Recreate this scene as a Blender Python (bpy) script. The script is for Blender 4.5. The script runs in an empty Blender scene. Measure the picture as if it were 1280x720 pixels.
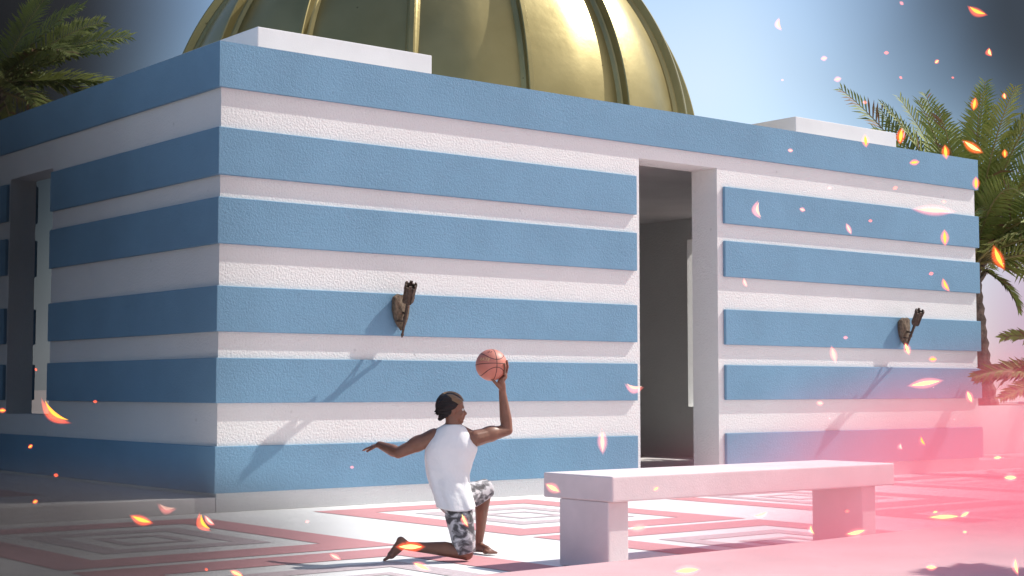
import bpy, bmesh, math, random
import numpy as np
from mathutils import Vector, Matrix, noise

random.seed(7)
sc = bpy.context.scene
COL = sc.collection
R = math.radians

# ------------------------------------------------------------------ camera
FPX = 1931.6                                   # focal length in pixels of a 1280 wide frame
YAW, PITCH = 0.680237, 0.065285
CAM = Vector((-8.1706, -15.2302, 1.3446))
VF = Vector((math.cos(PITCH) * math.sin(YAW), math.cos(PITCH) * math.cos(YAW), math.sin(PITCH)))
VR = Vector((math.cos(YAW), -math.sin(YAW), 0))
VU = VR.cross(VF)
UH = VR.copy()                                 # horizontal axes seen from the camera
WH = Vector((math.sin(YAW), math.cos(YAW), 0))

cd = bpy.data.cameras.new('camera')
cd.sensor_width = 36.0
cd.lens = FPX / 1280 * 36.0
cd.clip_end = 3000
cam = bpy.data.objects.new('camera', cd)
M = Matrix((VR, VU, -VF)).transposed().to_4x4()
M.translation = CAM
cam.matrix_world = M
COL.objects.link(cam)
sc.camera = cam


def ray(x, y):
    return VF + VR * ((x - 640) / FPX) - VU * ((y - 360) / FPX)


def at_depth(x, y, d):                         # d metres along the view axis
    return CAM + ray(x, y) * d


def on_z(x, y, z):
    r = ray(x, y)
    return CAM + r * ((z - CAM.z) / r.z)


def on_y(x, y, Y):
    r = ray(x, y)
    return CAM + r * ((Y - CAM.y) / r.y)


# ------------------------------------------------------------------ light
S = Vector((0.195, -0.052, 0.217)).normalized()   # towards the sun
ELEV = math.asin(S.z)
AZ = math.atan2(S.x, S.y)
ld = bpy.data.lights.new('sun', 'SUN')
ld.energy = 4.6
ld.angle = R(0.5)
ld.color = (1.0, 0.95, 0.88)
lo = bpy.data.objects.new('sun', ld)
lo.rotation_euler = S.to_track_quat('Z', 'Y').to_euler()
lo.location = (10, -10, 20)
COL.objects.link(lo)

w = bpy.data.worlds.new('World')
sc.world = w
w.use_nodes = True
nt = w.node_tree
nt.nodes.clear()


def nd(nt, t, **kw):
    n = nt.nodes.new(t)
    for k, v in kw.items():
        if k.startswith('i_'):
            n.inputs[k[2:].replace('_', ' ')].default_value = v
        elif k[0] == 'n' and k[1:].isdigit():
            n.inputs[int(k[1:])].default_value = v
        else:
            setattr(n, k, v)
    return n


out = nd(nt, 'ShaderNodeOutputWorld')
bg = nd(nt, 'ShaderNodeBackground', i_Strength=0.15)
sky = nd(nt, 'ShaderNodeTexSky')
sky.sky_type = 'NISHITA'
sky.sun_disc = False
sky.sun_elevation = ELEV
sky.sun_rotation = AZ
sky.air_density = 1.0
sky.dust_density = 0.15
sky.ozone_density = 2.0
tc = nd(nt, 'ShaderNodeTexCoord')
L = nt.links.new
cur = sky.outputs[0]
cn = nd(nt, 'ShaderNodeTexNoise', i_Scale=3.0, i_Detail=4.0, i_Roughness=0.55)
L(tc.outputs['Generated'], cn.inputs['Vector'])


def sky_patch(where, py, r_in, r_out, colour, amount, jitter):
    """a bank of clouds round one direction of the sky"""
    global cur
    d = ray(where, py).normalized() if py is not None else Vector(where).normalized()
    dp = nd(nt, 'ShaderNodeVectorMath', operation='DOT_PRODUCT')
    dp.inputs[1].default_value = d
    L(tc.outputs['Generated'], dp.inputs[0])
    ac = nd(nt, 'ShaderNodeMath', operation='ARCCOSINE')
    L(dp.outputs['Value'], ac.inputs[0])
    ja = nd(nt, 'ShaderNodeMath', operation='MULTIPLY_ADD')
    L(cn.outputs[0], ja.inputs[0])
    ja.inputs[1].default_value = R(jitter)
    L(ac.outputs[0], ja.inputs[2])
    mr = nd(nt, 'ShaderNodeMapRange', interpolation_type='SMOOTHSTEP')
    L(ja.outputs[0], mr.inputs[0])
    mr.inputs[1].default_value = R(r_in)
    mr.inputs[2].default_value = R(r_out)
    mr.inputs[3].default_value = amount
    mr.inputs[4].default_value = 0
    mx = nd(nt, 'ShaderNodeMix', data_type='RGBA')
    L(mr.outputs[0], mx.inputs[0])
    L(cur, mx.inputs[6])
    mx.inputs[7].default_value = (*colour, 1)
    cur = mx.outputs[2]


sky_patch((0.60, -0.70, 0.45), None, 28, 72, (5.35, 5.2, 5.1), 0.9, 8)   # added bright sky behind the camera, lights the front wall
sky_patch(880, 110, 0.5, 14.0, (4.7, 5.3, 5.7), 0.72, 7)        # cloudy wisp by the dome
sky_patch(40, 440, 2.0, 9.0, (2.5, 2.8, 3.2), 0.9, 2)          # grey bank low on the left
sky_patch(1350, 0, 4.0, 14.5, (0.22, 0.25, 0.30), 0.97, 4)    # edge darkening put into the sky colour on the right
sky_patch(1340, 440, 2.0, 9.0, (3.0, 1.9, 2.8), 0.9, 2)         # lilac bank low on the right
sky_patch(-60, 0, 6.0, 15.0, (0.30, 0.30, 0.32), 0.98, 4)   # upper left of the sky coloured dark as edge shading
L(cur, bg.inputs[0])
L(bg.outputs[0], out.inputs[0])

vs = sc.view_settings
vs.view_transform = 'Standard'
vs.look = 'None'
vs.exposure = 0.20
vs.gamma = 1.0
vs.use_curve_mapping = False


# ------------------------------------------------------------------ materials
def mat(name):
    m = bpy.data.materials.new(name)
    m.use_nodes = True
    b = m.node_tree.nodes['Principled BSDF']
    return m, m.node_tree, b


def plain(name, col, rough=0.8, var=0.12, vscale=3.0, bump=0.0, bscale=60.0, metallic=0.0, detail=6.0, bdist=0.01, pits=0):
    m, nt, b = mat(name)
    b.inputs['Roughness'].default_value = rough
    b.inputs['Metallic'].default_value = metallic
    tc = nd(nt, 'ShaderNodeTexCoord')
    n = nd(nt, 'ShaderNodeTexNoise', i_Scale=vscale, i_Detail=detail, i_Roughness=0.6)
    nt.links.new(tc.outputs['Object'], n.inputs['Vector'])
    cr = nd(nt, 'ShaderNodeValToRGB')
    cr.color_ramp.elements[0].position = 0.3
    cr.color_ramp.elements[1].position = 0.7
    cr.color_ramp.elements[0].color = (*[c * (1 - var) for c in col], 1)
    cr.color_ramp.elements[1].color = (*[min(1, c * (1 + var * 0.5)) for c in col], 1)
    nt.links.new(n.outputs[0], cr.inputs[0])
    if pits:
        v = nd(nt, 'ShaderNodeTexVoronoi', i_Scale=pits)
        nt.links.new(tc.outputs['Object'], v.inputs['Vector'])
        mr = nd(nt, 'ShaderNodeMapRange')
        mr.inputs[1].default_value = 0.03
        mr.inputs[2].default_value = 0.07
        mr.inputs[3].default_value = 0.28
        mr.inputs[4].default_value = 0
        nt.links.new(v.outputs['Distance'], mr.inputs[0])
        mx = nd(nt, 'ShaderNodeMix', data_type='RGBA')
        nt.links.new(mr.outputs[0], mx.inputs[0])
        nt.links.new(cr.outputs[0], mx.inputs[6])
        mx.inputs[7].default_value = (*[c * 0.35 for c in col], 1)
        nt.links.new(mx.outputs[2], b.inputs['Base Color'])
    else:
        nt.links.new(cr.outputs[0], b.inputs['Base Color'])
    if bump:
        n2 = nd(nt, 'ShaderNodeTexNoise', i_Scale=bscale, i_Detail=3.0, i_Roughness=0.6)
        nt.links.new(tc.outputs['Object'], n2.inputs['Vector'])
        bp = nd(nt, 'ShaderNodeBump', i_Strength=bump, i_Distance=bdist)
        nt.links.new(n2.outputs[0], bp.inputs['Height'])
        nt.links.new(bp.outputs[0], b.inputs['Normal'])
    return m


MAT = {}
MAT['white'] = plain('white_stucco', (0.775, 0.778, 0.768), 0.92, 0.05, 0.8, 0.95, 38, bdist=0.013, pits=2.6)
MAT['blue'] = plain('blue_stucco', (0.17, 0.325, 0.465), 0.9, 0.10, 0.9, 0.8, 48, bdist=0.010, pits=4.2)
MAT['white_fine'] = plain('white_plaster', (0.76, 0.735, 0.73), 0.9, 0.07, 1.2, 0.3, 60, bdist=0.004)
MAT['stone'] = plain('bench_stone', (0.79, 0.69, 0.69), 0.85, 0.10, 2.5, 0.5, 70, bdist=0.004)
MAT['tile_white'] = plain('white_tile', (0.81, 0.805, 0.80), 0.75, 0.06, 0.7, 0.15, 30)
MAT['tile_pink'] = plain('pink_tile', (0.64, 0.30, 0.315), 0.75, 0.08, 0.9, 0.15, 30)
MAT['tile_grey'] = plain('grey_tile', (0.60, 0.50, 0.52), 0.8, 0.22, 22, 0.5, 40, detail=3)
MAT['path'] = plain('path_stone', (0.68, 0.42, 0.43), 0.8, 0.10, 1.6, 0.25, 25)
MAT['sand'] = plain('pale_ground', (0.55, 0.47, 0.43), 0.95, 0.15, 0.3, 0.5, 8)
MAT['soil'] = plain('soil', (0.30, 0.20, 0.16), 0.95, 0.3, 3, 0.8, 14, bdist=0.03)
MAT['frond'] = plain('palm_leaf', (0.215, 0.25, 0.05), 0.72, 0.45, 1.3)
MAT['frond_dry'] = plain('palm_leaf_dry', (0.20, 0.11, 0.05), 0.75, 0.3, 2.0)
MAT['rachis'] = plain('palm_stalk', (0.24, 0.20, 0.07), 0.6, 0.3, 3.0)
MAT['trunk'] = plain('palm_bark', (0.20, 0.145, 0.115), 0.95, 0.5, 9, 1.0, 22, bdist=0.03)
MAT['rust'] = plain('rusted_iron', (0.11, 0.075, 0.055), 0.75, 0.55, 26, 0.7, 60, metallic=0.35, bdist=0.006)
MAT['rust_pale'] = plain('corroded_plate', (0.19, 0.14, 0.095), 0.8, 0.55, 30, 0.8, 50, metallic=0.2, bdist=0.006)
MAT['skin'] = plain('skin', (0.235, 0.107, 0.068), 0.45, 0.18, 9, 0.1, 120, bdist=0.001)
MAT['lip'] = plain('lips', (0.13, 0.045, 0.035), 0.4, 0.1, 9)
MAT['eye'] = plain('eyeball', (0.7, 0.67, 0.63), 0.2, 0.05, 9)
MAT['shirt'] = plain('white_cotton', (0.88, 0.88, 0.885), 0.85, 0.03, 6, 0.5, 9, bdist=0.02)


def gold():
    m, nt, b = mat('gold_leaf')
    b.inputs['Metallic'].default_value = 0.86
    tc = nd(nt, 'ShaderNodeTexCoord')
    n = nd(nt, 'ShaderNodeTexNoise', i_Scale=1.1, i_Detail=5.0)
    nt.links.new(tc.outputs['Object'], n.inputs['Vector'])
    cr = nd(nt, 'ShaderNodeValToRGB')
    cr.color_ramp.elements[0].position = 0.35
    cr.color_ramp.elements[1].position = 0.7
    cr.color_ramp.elements[0].color = (0.29, 0.24, 0.105, 1)
    cr.color_ramp.elements[1].color = (0.36, 0.30, 0.14, 1)
    nt.links.new(n.outputs[0], cr.inputs[0])
    # small specks of tarnish
    v = nd(nt, 'ShaderNodeTexVoronoi', i_Scale=2.6)
    nt.links.new(tc.outputs['Object'], v.inputs['Vector'])
    mr = nd(nt, 'ShaderNodeMapRange')
    mr.inputs[1].default_value = 0.03
    mr.inputs[2].default_value = 0.055
    mr.inputs[3].default_value = 0.6
    mr.inputs[4].default_value = 0
    nt.links.new(v.outputs['Distance'], mr.inputs[0])
    mx = nd(nt, 'ShaderNodeMix', data_type='RGBA')
    nt.links.new(mr.outputs[0], mx.inputs[0])
    nt.links.new(cr.outputs[0], mx.inputs[6])
    mx.inputs[7].default_value = (0.08, 0.06, 0.03, 1)
    nt.links.new(mx.outputs[2], b.inputs['Base Color'])
    r = nd(nt, 'ShaderNodeMapRange')
    r.inputs[3].default_value = 0.34
    r.inputs[4].default_value = 0.46
    nt.links.new(n.outputs[0], r.inputs[0])
    nt.links.new(r.outputs[0], b.inputs['Roughness'])
    n2 = nd(nt, 'ShaderNodeTexNoise', i_Scale=2.2, i_Detail=4.0)
    nt.links.new(tc.outputs['Object'], n2.inputs['Vector'])
    bp = nd(nt, 'ShaderNodeBump', i_Strength=0.25, i_Distance=0.03)
    nt.links.new(n2.outputs[0], bp.inputs['Height'])
    nt.links.new(bp.outputs[0], b.inputs['Normal'])
    return m


MAT['gold'] = gold()


def camo():
    m, nt, b = mat('camouflage_cloth')
    b.inputs['Roughness'].default_value = 0.9
    tc = nd(nt, 'ShaderNodeTexCoord')
    mp = nd(nt, 'ShaderNodeMapping')
    mp.inputs['Scale'].default_value = (1, 1, 1.7)
    nt.links.new(tc.outputs['Object'], mp.inputs['Vector'])
    n = nd(nt, 'ShaderNodeTexNoise', i_Scale=11.0, i_Detail=2.0, i_Roughness=0.55, i_Distortion=0.6)
    nt.links.new(mp.outputs[0], n.inputs['Vector'])
    cr = nd(nt, 'ShaderNodeValToRGB')
    cr.color_ramp.interpolation = 'CONSTANT'
    e = cr.color_ramp.elements
    e[0].position = 0
    e[0].color = (0.09, 0.085, 0.09, 1)
    e[1].position = 0.43
    e[1].color = (0.20, 0.19, 0.20, 1)
    for p, c in ((0.50, 0.33), (0.56, 0.60)):
        k = e.new(p)
        k.color = (c, c * 0.97, c, 1)
    nt.links.new(n.outputs[0], cr.inputs[0])
    nt.links.new(cr.outputs[0], b.inputs['Base Color'])
    n2 = nd(nt, 'ShaderNodeTexNoise', i_Scale=16.0, i_Detail=2.0)
    nt.links.new(tc.outputs['Object'], n2.inputs['Vector'])
    bp = nd(nt, 'ShaderNodeBump', i_Strength=0.6, i_Distance=0.02)
    nt.links.new(n2.outputs[0], bp.inputs['Height'])
    nt.links.new(bp.outputs[0], b.inputs['Normal'])
    return m


MAT['camo'] = camo()


def braids(name, col):
    m, nt, b = mat(name)
    b.inputs['Roughness'].default_value = 0.6
    b.inputs['Base Color'].default_value = (*col, 1)
    tc = nd(nt, 'ShaderNodeTexCoord')
    wv = nd(nt, 'ShaderNodeTexWave', i_Scale=26.0, i_Distortion=1.5, i_Detail=2.0)
    wv.bands_direction = 'Z'
    nt.links.new(tc.outputs['Object'], wv.inputs['Vector'])
    bp = nd(nt, 'ShaderNodeBump', i_Strength=0.8, i_Distance=0.01)
    nt.links.new(wv.outputs['Fac'], bp.inputs['Height'])
    nt.links.new(bp.outputs[0], b.inputs['Normal'])
    return m


MAT['hair'] = braids('dark_braids', (0.018, 0.013, 0.012))
MAT['blond'] = braids('blond_braids', (0.27, 0.17, 0.095))
MAT['ball'] = plain('ball_rubber', (0.60, 0.215, 0.155), 0.5, 0.06, 9, 0.35, 260, bdist=0.0012)
MAT['seam'] = plain('ball_seam', (0.03, 0.02, 0.02), 0.6)
MAT['print_dark'] = plain('dark_print', (0.05, 0.03, 0.03), 0.6)
MAT['print_gold'] = plain('gold_print', (0.85, 0.62, 0.30), 0.45)


def glow(name, col, strength, alpha=1.0):
    m = bpy.data.materials.new(name)
    m.use_nodes = True
    nt = m.node_tree
    nt.nodes.clear()
    o = nd(nt, 'ShaderNodeOutputMaterial')
    e = nd(nt, 'ShaderNodeEmission', i_Strength=strength)
    e.inputs[0].default_value = (*col, 1)
    if alpha < 1:
        t = nd(nt, 'ShaderNodeBsdfTransparent')
        mx = nd(nt, 'ShaderNodeMixShader')
        mx.inputs[0].default_value = alpha
        nt.links.new(t.outputs[0], mx.inputs[1])
        nt.links.new(e.outputs[0], mx.inputs[2])
        nt.links.new(mx.outputs[0], o.inputs[0])
    else:
        nt.links.new(e.outputs[0], o.inputs[0])
    try:
        m.cycles.emission_sampling = 'NONE'
    except Exception:
        pass
    return m


MAT['ember_red'] = glow('ember_red', (1.0, 0.10, 0.035), 1.1, 0.62)
MAT['ember_pink'] = glow('ember_pink', (1.0, 0.22, 0.24), 1.0, 0.42)
MAT['core_hot'] = glow('ember_core_hot', (1.0, 0.42, 0.06), 1.9)
MAT['core_yellow'] = glow('ember_core_yellow', (1.0, 0.78, 0.28), 1.6)
MAT['core_pale'] = glow('ember_core_pale', (1.0, 0.62, 0.50), 1.3)


# ------------------------------------------------------------------ helpers
def link(o, parent=None):
    COL.objects.link(o)
    if parent:
        o.parent = parent
    return o


def mesh_obj(name, bm, m, parent=None, smooth=False):
    me = bpy.data.meshes.new(name)
    bmesh.ops.recalc_face_normals(bm, faces=bm.faces[:])
    bm.to_mesh(me)
    bm.free()
    for k in (m if isinstance(m, (list, tuple)) else [m]):
        me.materials.append(k)
    if smooth:
        for p in me.polygons:
            p.use_smooth = True
    return link(bpy.data.objects.new(name, me), parent)


def empty(name, loc=(0, 0, 0)):
    o = bpy.data.objects.new(name, None)
    o.location = loc
    o.empty_display_size = 0.2
    return link(o)


def tag(o, label, cat, group=None, kind=None):
    o['label'] = label
    o['category'] = cat
    if group:
        o['group'] = group
    if kind:
        o['kind'] = kind
    return o


def structure(o):
    o['kind'] = 'structure'
    return o


def box(bm, x0, x1, y0, y1, z0, z1, mi=0):
    v = [bm.verts.new((x, y, z)) for z in (z0, z1) for x, y in ((x0, y0), (x1, y0), (x1, y1), (x0, y1))]
    for q in ((3, 2, 1, 0), (4, 5, 6, 7), (0, 1, 5, 4), (1, 2, 6, 5), (2, 3, 7, 6), (3, 0, 4, 7)):
        bm.faces.new([v[i] for i in q]).material_index = mi


def bevel(bm, wd, seg=2):
    bmesh.ops.bevel(bm, geom=bm.edges[:], offset=wd, segments=seg, profile=0.6, affect='EDGES')


def box_obj(name, dims, m, parent=None, bev=0.012):
    bm = bmesh.new()
    box(bm, *dims)
    if bev:
        bevel(bm, bev)
    return mesh_obj(name, bm, m, parent)


def prism(bm, pts, z0, z1):
    a = [bm.verts.new((x, y, z0)) for x, y in pts]
    b = [bm.verts.new((x, y, z1)) for x, y in pts]
    bm.faces.new(a[::-1])
    bm.faces.new(b)
    n = len(pts)
    for i in range(n):
        bm.faces.new((a[i], a[(i + 1) % n], b[(i + 1) % n], b[i]))


def frame_of(d):
    d = d.normalized()
    a = Vector((0, 0, 1)) if abs(d.z) < 0.9 else Vector((1, 0, 0))
    x = a.cross(d).normalized()
    return x, d.cross(x)


def tube(bm, pts, radii, n=10, cap=True, mi=0):
    rings = []
    for i, p in enumerate(pts):
        d = (pts[min(i + 1, len(pts) - 1)] - pts[max(i - 1, 0)])
        if i == 0:
            x, y = frame_of(d)
        else:
            dn = d.normalized()
            x = (x - dn * x.dot(dn)).normalized()
            y = dn.cross(x)
        rings.append([bm.verts.new(p + (x * math.cos(t) + y * math.sin(t)) * radii[i])
                      for t in (2 * math.pi * k / n for k in range(n))])
    for a, b in zip(rings, rings[1:]):
        for k in range(n):
            bm.faces.new((a[k], a[(k + 1) % n], b[(k + 1) % n], b[k])).material_index = mi
    if cap:
        bm.faces.new(rings[0][::-1]).material_index = mi
        bm.faces.new(rings[-1]).material_index = mi
    return rings


# ------------------------------------------------------------------ ground, paving, terraces
bm = bmesh.new()
s = 1500
v = [bm.verts.new(p) for p in ((-s, -s, -0.012), (s, -s, -0.012), (s, s, -0.012), (-s, s, -0.012))]
bm.faces.new(v)
structure(mesh_obj('ground', bm, MAT['sand']))


def ring(bm, cx, cy, ax, ay, bx, by, z, mi):
    """flat rectangular ring between half sizes (ax, ay) and (bx, by)"""
    o = [(-ax, -ay), (ax, -ay), (ax, ay), (-ax, ay)]
    i = [(-bx, -by), (bx, -by), (bx, by), (-bx, by)]
    vo = [bm.verts.new((cx + x, cy + y, z)) for x, y in o]
    vi = [bm.verts.new((cx + x, cy + y, z)) for x, y in i]
    for k in range(4):
        bm.faces.new((vo[k], vo[(k + 1) % 4], vi[(k + 1) % 4], vi[k])).material_index = mi


def rect(bm, x0, x1, y0, y1, z, mi):
    bm.faces.new([bm.verts.new(p) for p in ((x0, y0, z), (x1, y0, z), (x1, y1, z), (x0, y1, z))]).material_index = mi


bm = bmesh.new()
rect(bm, -30, 40, -14, 0.2, -0.004, 0)
PX, PY = 4.40, 3.77
for i in range(-4, 6):
    for j in range(-1, 3):
        cx, cy = 2.43 + i * PX, -2.33 - j * PY
        if j == -1:
            continue
        ring(bm, cx, cy, 1.52, 1.80, 1.05, 1.28, 0.0, 1)
        ring(bm, cx, cy, 0.78, 0.92, 0.53, 0.65, 0.0, 2)
        ring(bm, cx, cy, 0.33, 0.37, 0.22, 0.25, 0.0, 2)
pav = structure(mesh_obj('pavement', bm, [MAT['tile_white'], MAT['tile_pink'], MAT['tile_grey']]))

# terrace the pavilion stands on, left and right of it
for k, (x0, x1) in enumerate(((-16.0, -0.004), (14.176, 30.0))):
    bm = bmesh.new()
    box(bm, x0, x1, 0.006, 14.0, -0.004, 0.165)
    bevel(bm, 0.008, 2)
    sgn = 1
    for i in range(3):
        for j in range(3):
            cx = (-2.87 - 4.4 * i) if k == 0 else (16.9 + 4.4 * i)
            cy = 3.25 + 3.77 * j
            ring(bm, cx, cy, 1.52, 1.80, 1.05, 1.28, 0.169, 1)
            ring(bm, cx, cy, 0.78, 0.92, 0.53, 0.65, 0.169, 2)
    structure(mesh_obj('terrace', bm, [MAT['white_fine'], MAT['tile_pink'], MAT['tile_grey']]))

# low stone step in the foreground
bm = bmesh.new()
e0, e1 = Vector((-14.0, -7.62)), Vector((18.0, -6.02))
prism(bm, [(-14, -40), (18, -40), (e1.x, e1.y), (0.9, -7.2), (e0.x, e0.y)], -0.01, 0.15)
bevel(bm, 0.02, 3)
structure(mesh_obj('path', bm, MAT['path']))

# ------------------------------------------------------------------ pavilion
LX, LY, H = 14.173, 11.4, 5.2
T = 0.5
TS = 0.37
P = 0.05                                         # how far the blue bands stand proud
pav = tag(empty('domed_pavilion', (LX / 2, LY / 2, 0)),
          'blue and white striped stucco pavilion with a ribbed golden dome and tall doorway', 'building')


def part(name, bm, m, smooth=False, parent=None):
    o = mesh_obj(name, bm, m, None, smooth)
    par = parent or pav
    o.parent = par
    o.matrix_parent_inverse = Matrix.Translation(-Vector(pav.location)) if par is pav else Matrix.Identity(4)
    return o


def wall_with_opening(axis, c0, c1, a0, a1, o0, o1, oz0, oz1, top):
    """a wall slab along X or Y with one opening cut through, built of butted blocks"""
    bm = bmesh.new()
    us = [a0, o0, o1, a1]
    zs = [0.0, oz0, oz1, top] if oz0 > 0.01 else [0.0, oz1, top]
    grid = {}

    def V(i, j, c):
        k = (i, j, c)
        if k not in grid:
            u, z = us[i], zs[j]
            grid[k] = bm.verts.new((u, c, z) if axis == 'x' else (c, u, z))
        return grid[k]

    hole = 1 if oz0 > 0.01 else 0
    for i in range(3):
        for j in range(len(zs) - 1):
            if i == 1 and j == hole:
                continue
            bm.faces.new((V(i, j, c0), V(i + 1, j, c0), V(i + 1, j + 1, c0), V(i, j + 1, c0)))
            bm.faces.new((V(i, j, c1), V(i, j + 1, c1), V(i + 1, j + 1, c1), V(i + 1, j, c1)))
    edges = [e for e in bm.edges if len(e.link_faces) == 1]
    pairs = {}
    for k, vv in grid.items():
        pairs[(k[0], k[1])] = pairs.get((k[0], k[1]), []) + [vv]
    for e in edges:
        ka = [k for k, vv in grid.items() if vv is e.verts[0]][0]
        kb = [k for k, vv in grid.items() if vv is e.verts[1]][0]
        if ka[2] != c0:
            continue
        bm.faces.new((grid[ka], grid[kb], grid[(kb[0], kb[1], c1)], grid[(ka[0], ka[1], c1)]))
    return bm


DX0, DX1, DZ = 6.385, 7.92, 4.5
SY0, SY1, SZ0, SZ1 = 4.66, 6.17, 1.0, 4.31
part('wall', wall_with_opening('x', 0, T, 0, LX, DX0, DX1, 0, DZ, H - 0.25), MAT['white'])
part('wall', wall_with_opening('y', 0, TS, T, LY - T, SY0, SY1, SZ0, SZ1, H - 0.25), MAT['white'])
part('wall', wall_with_opening('y', LX - TS, LX, T, LY - T, SY0 + 0.2, SY1 + 0.22, SZ0, SZ1, H - 0.25), MAT['white'])
bm = bmesh.new()
box(bm, 4.6, LX, LY - T, LY, 0, H - 0.251)
box(bm, 0, 1.3, LY - T, LY, 0, H - 0.251)
part('wall', bm, MAT['white'])
# floor, partition and roof slab; the left rear bay is an open light well
bm = bmesh.new()
box(bm, TS, LX - TS, T, LY - T, -0.01, 0.01)
part('floor', bm, MAT['white_fine'])
bm = bmesh.new()
box(bm, 4.6, 4.8, T + 0.001, LY - T - 0.001, 0.011, 4.71)  # added unseen wall, keeps light well sun out of the doorway view
part('sun_partition', bm, MAT['white_fine'])
bm = bmesh.new()
box(bm, 4.6, LX - TS - 0.001, T + 0.001, LY - T - 0.001, 4.72, 4.94)
part('ceiling', bm, MAT['white_fine'])
bm = bmesh.new()
box(bm, 4.6, LX - 0.02, 0.02, LY - 0.02, H - 0.249, H - 0.06)
box(bm, 0.02, 4.598, 0.02, 6.95, H - 0.249, H - 0.06)  # extended rearward to keep sun off the slit window jamb
part('roof', bm, MAT['white_fine'])

# crowning blue fascia, all round
bm = bmesh.new()
z0, z1 = 4.69, 5.2
o = [(-P, -P), (LX + P, -P), (LX + P, LY + P), (-P, LY + P)]
q = 0.35
inn = [(q, q), (LX - q, q), (LX - q, LY - q), (q, LY - q)]
w0 = [(-0.0005, -0.0005), (LX + .0005, -0.0005), (LX + .0005, LY + .0005), (-0.0005, LY + .0005)]
ob = [bm.verts.new((x, y, z0)) for x, y in o]
ot = [bm.verts.new((x, y, z1)) for x, y in o]
it = [bm.verts.new((x, y, z1)) for x, y in inn]
ib = [bm.verts.new((x, y, H - 0.055)) for x, y in inn]
wb = [bm.verts.new((x, y, z0)) for x, y in w0]
for k in (0, 1, 3):
    j = (k + 1) % 4
    bm.faces.new((ob[k], ob[j], ot[j], ot[k]))
    bm.faces.new((ot[k], ot[j], it[j], it[k]))
    bm.faces.new((it[k], it[j], ib[j], ib[k]))
    bm.faces.new((ob[j], ob[k], wb[k], wb[j]))
f = part('fascia', bm, MAT['blue'])

bands = [(3.712, 4.241), (2.947, 3.462), (1.976, 2.479), (1.19, 1.687), (0.208, 0.718)]
eps = 0.003


def band(x0, y0, L_pts, z0, z1):
    bm = bmesh.new()
    prism(bm, L_pts, z0, z1)
    bevel(bm, 0.006, 1)
    return part('blue_band', bm, MAT['blue'])


for k, (a, b) in enumerate(bands):
    e = -eps
    near = SY0 - 0.03 if k != 4 else LY
    xr = LX + P
    # front left, wrapping the near corner as far as the slit window
    band(0, 0, [(-P, -P), (6.30, -P), (6.30, e * -1 - 0.006), (-0.003, -0.003), (-0.003, near), (-P, near)], a, b)
    # front right, wrapping the far corner
    nearr = SY0 + 0.17 if k != 4 else LY
    band(0, 0, [(8.03, -P), (xr, -P), (xr, nearr), (LX + 0.003, nearr), (LX + 0.003, -0.003), (8.03, -0.003)], a, b)
    if k != 4:
        band(0, 0, [(-P, SY1 + 0.03), (-0.003, SY1 + 0.03), (-0.003, LY), (-P, LY)], a, b)
        band(0, 0, [(LX + 0.003, SY1 + 0.25), (xr, SY1 + 0.25), (xr, LY), (LX + 0.003, LY)], a, b)
        # the bands are repeated on the inner face of the end wall
        band(0, 0, [(TS + 0.003, SY1 + 0.03), (TS + P, SY1 + 0.03), (TS + P, LY - T - 0.01), (TS + 0.003, LY - T - 0.01)], a, b)

# plaster blocks on the roof corners
for x0, y0 in ((0.97, 0.92), (10.72, 0.92)):
    bm = bmesh.new()
    box(bm, x0, x0 + 2.58, y0, y0 + 2.6, H - 0.07, 5.69)
    bevel(bm, 0.012)
    part('roof_block', bm, MAT['white_fine'])

# dome: a hemisphere of gold panels between raised ribs
DC = Vector((LX / 2 + 0.02, 5.80, 5.03))
DR = 4.35
NR = 16
bm = bmesh.new()
bmesh.ops.create_uvsphere(bm, u_segments=192, v_segments=96, radius=DR)
bmesh.ops.delete(bm, geom=[v for v in bm.verts if v.co.z < -0.12], context='VERTS')
tcam = CAM - DC
rib_ph = math.atan2(tcam.y, tcam.x) - R(4.0)
ROT0 = YAW                                        # first rib angle measured from the view direction
for v in bm.verts:
    a = math.atan2(v.co.y, v.co.x)
    el = math.asin(max(-1, min(1, v.co.z / DR)))
    t = ((a - rib_ph) / (2 * math.pi / NR)) % 1.0
    d = min(t, 1 - t) * 2                          # 0 on a rib, 1 mid panel
    v.co += v.co.normalized() * (0.03 * (d ** 2) * max(0, math.cos(el)))
    v.co += DC
dome = part('dome', bm, MAT['gold'], True)
for k in range(NR):
    a = rib_ph + 2 * math.pi * k / NR
    bm = bmesh.new()
    rows = []
    for i in range(61):
        el = R(-1.5 + 88 * i / 60)
        wd = 0.044 * (0.45 + 0.55 * math.cos(el))
        n = Vector((math.cos(el) * math.cos(a), math.cos(el) * math.sin(a), math.sin(el)))
        tt = Vector((-math.sin(a), math.cos(a), 0))
        row = []
        for s_, h_ in ((-2.6, -0.02), (-1.5, 0.045), (-1.0, 0.06), (-0.96, 0.165), (-0.75, 0.18), (0.75, 0.18), (0.96, 0.165), (1.0, 0.06), (1.5, 0.045), (2.6, -0.02)):
            row.append(bm.verts.new(DC + n * (DR + h_) + tt * (s_ * wd)))
        rows.append(row)
    for r0, r1 in zip(rows, rows[1:]):
        for j in range(9):
            bm.faces.new((r0[j], r0[j + 1], r1[j + 1], r1[j]))
    bm.faces.new(rows[0][::-1])
    bm.faces.new(rows[-1])
    rb = mesh_obj('rib', bm, MAT['gold'], None, False)
    rb.parent = dome
    rb.matrix_parent_inverse = Matrix.Identity(4)


# ------------------------------------------------------------------ bench
bt = 0.70
b0 = Vector((-0.39, -6.79))
bench = tag(empty('stone_bench', (1.27, -6.4, 0)),
            'long pale stone bench with a thick slab seat on two block legs', 'bench')


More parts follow.
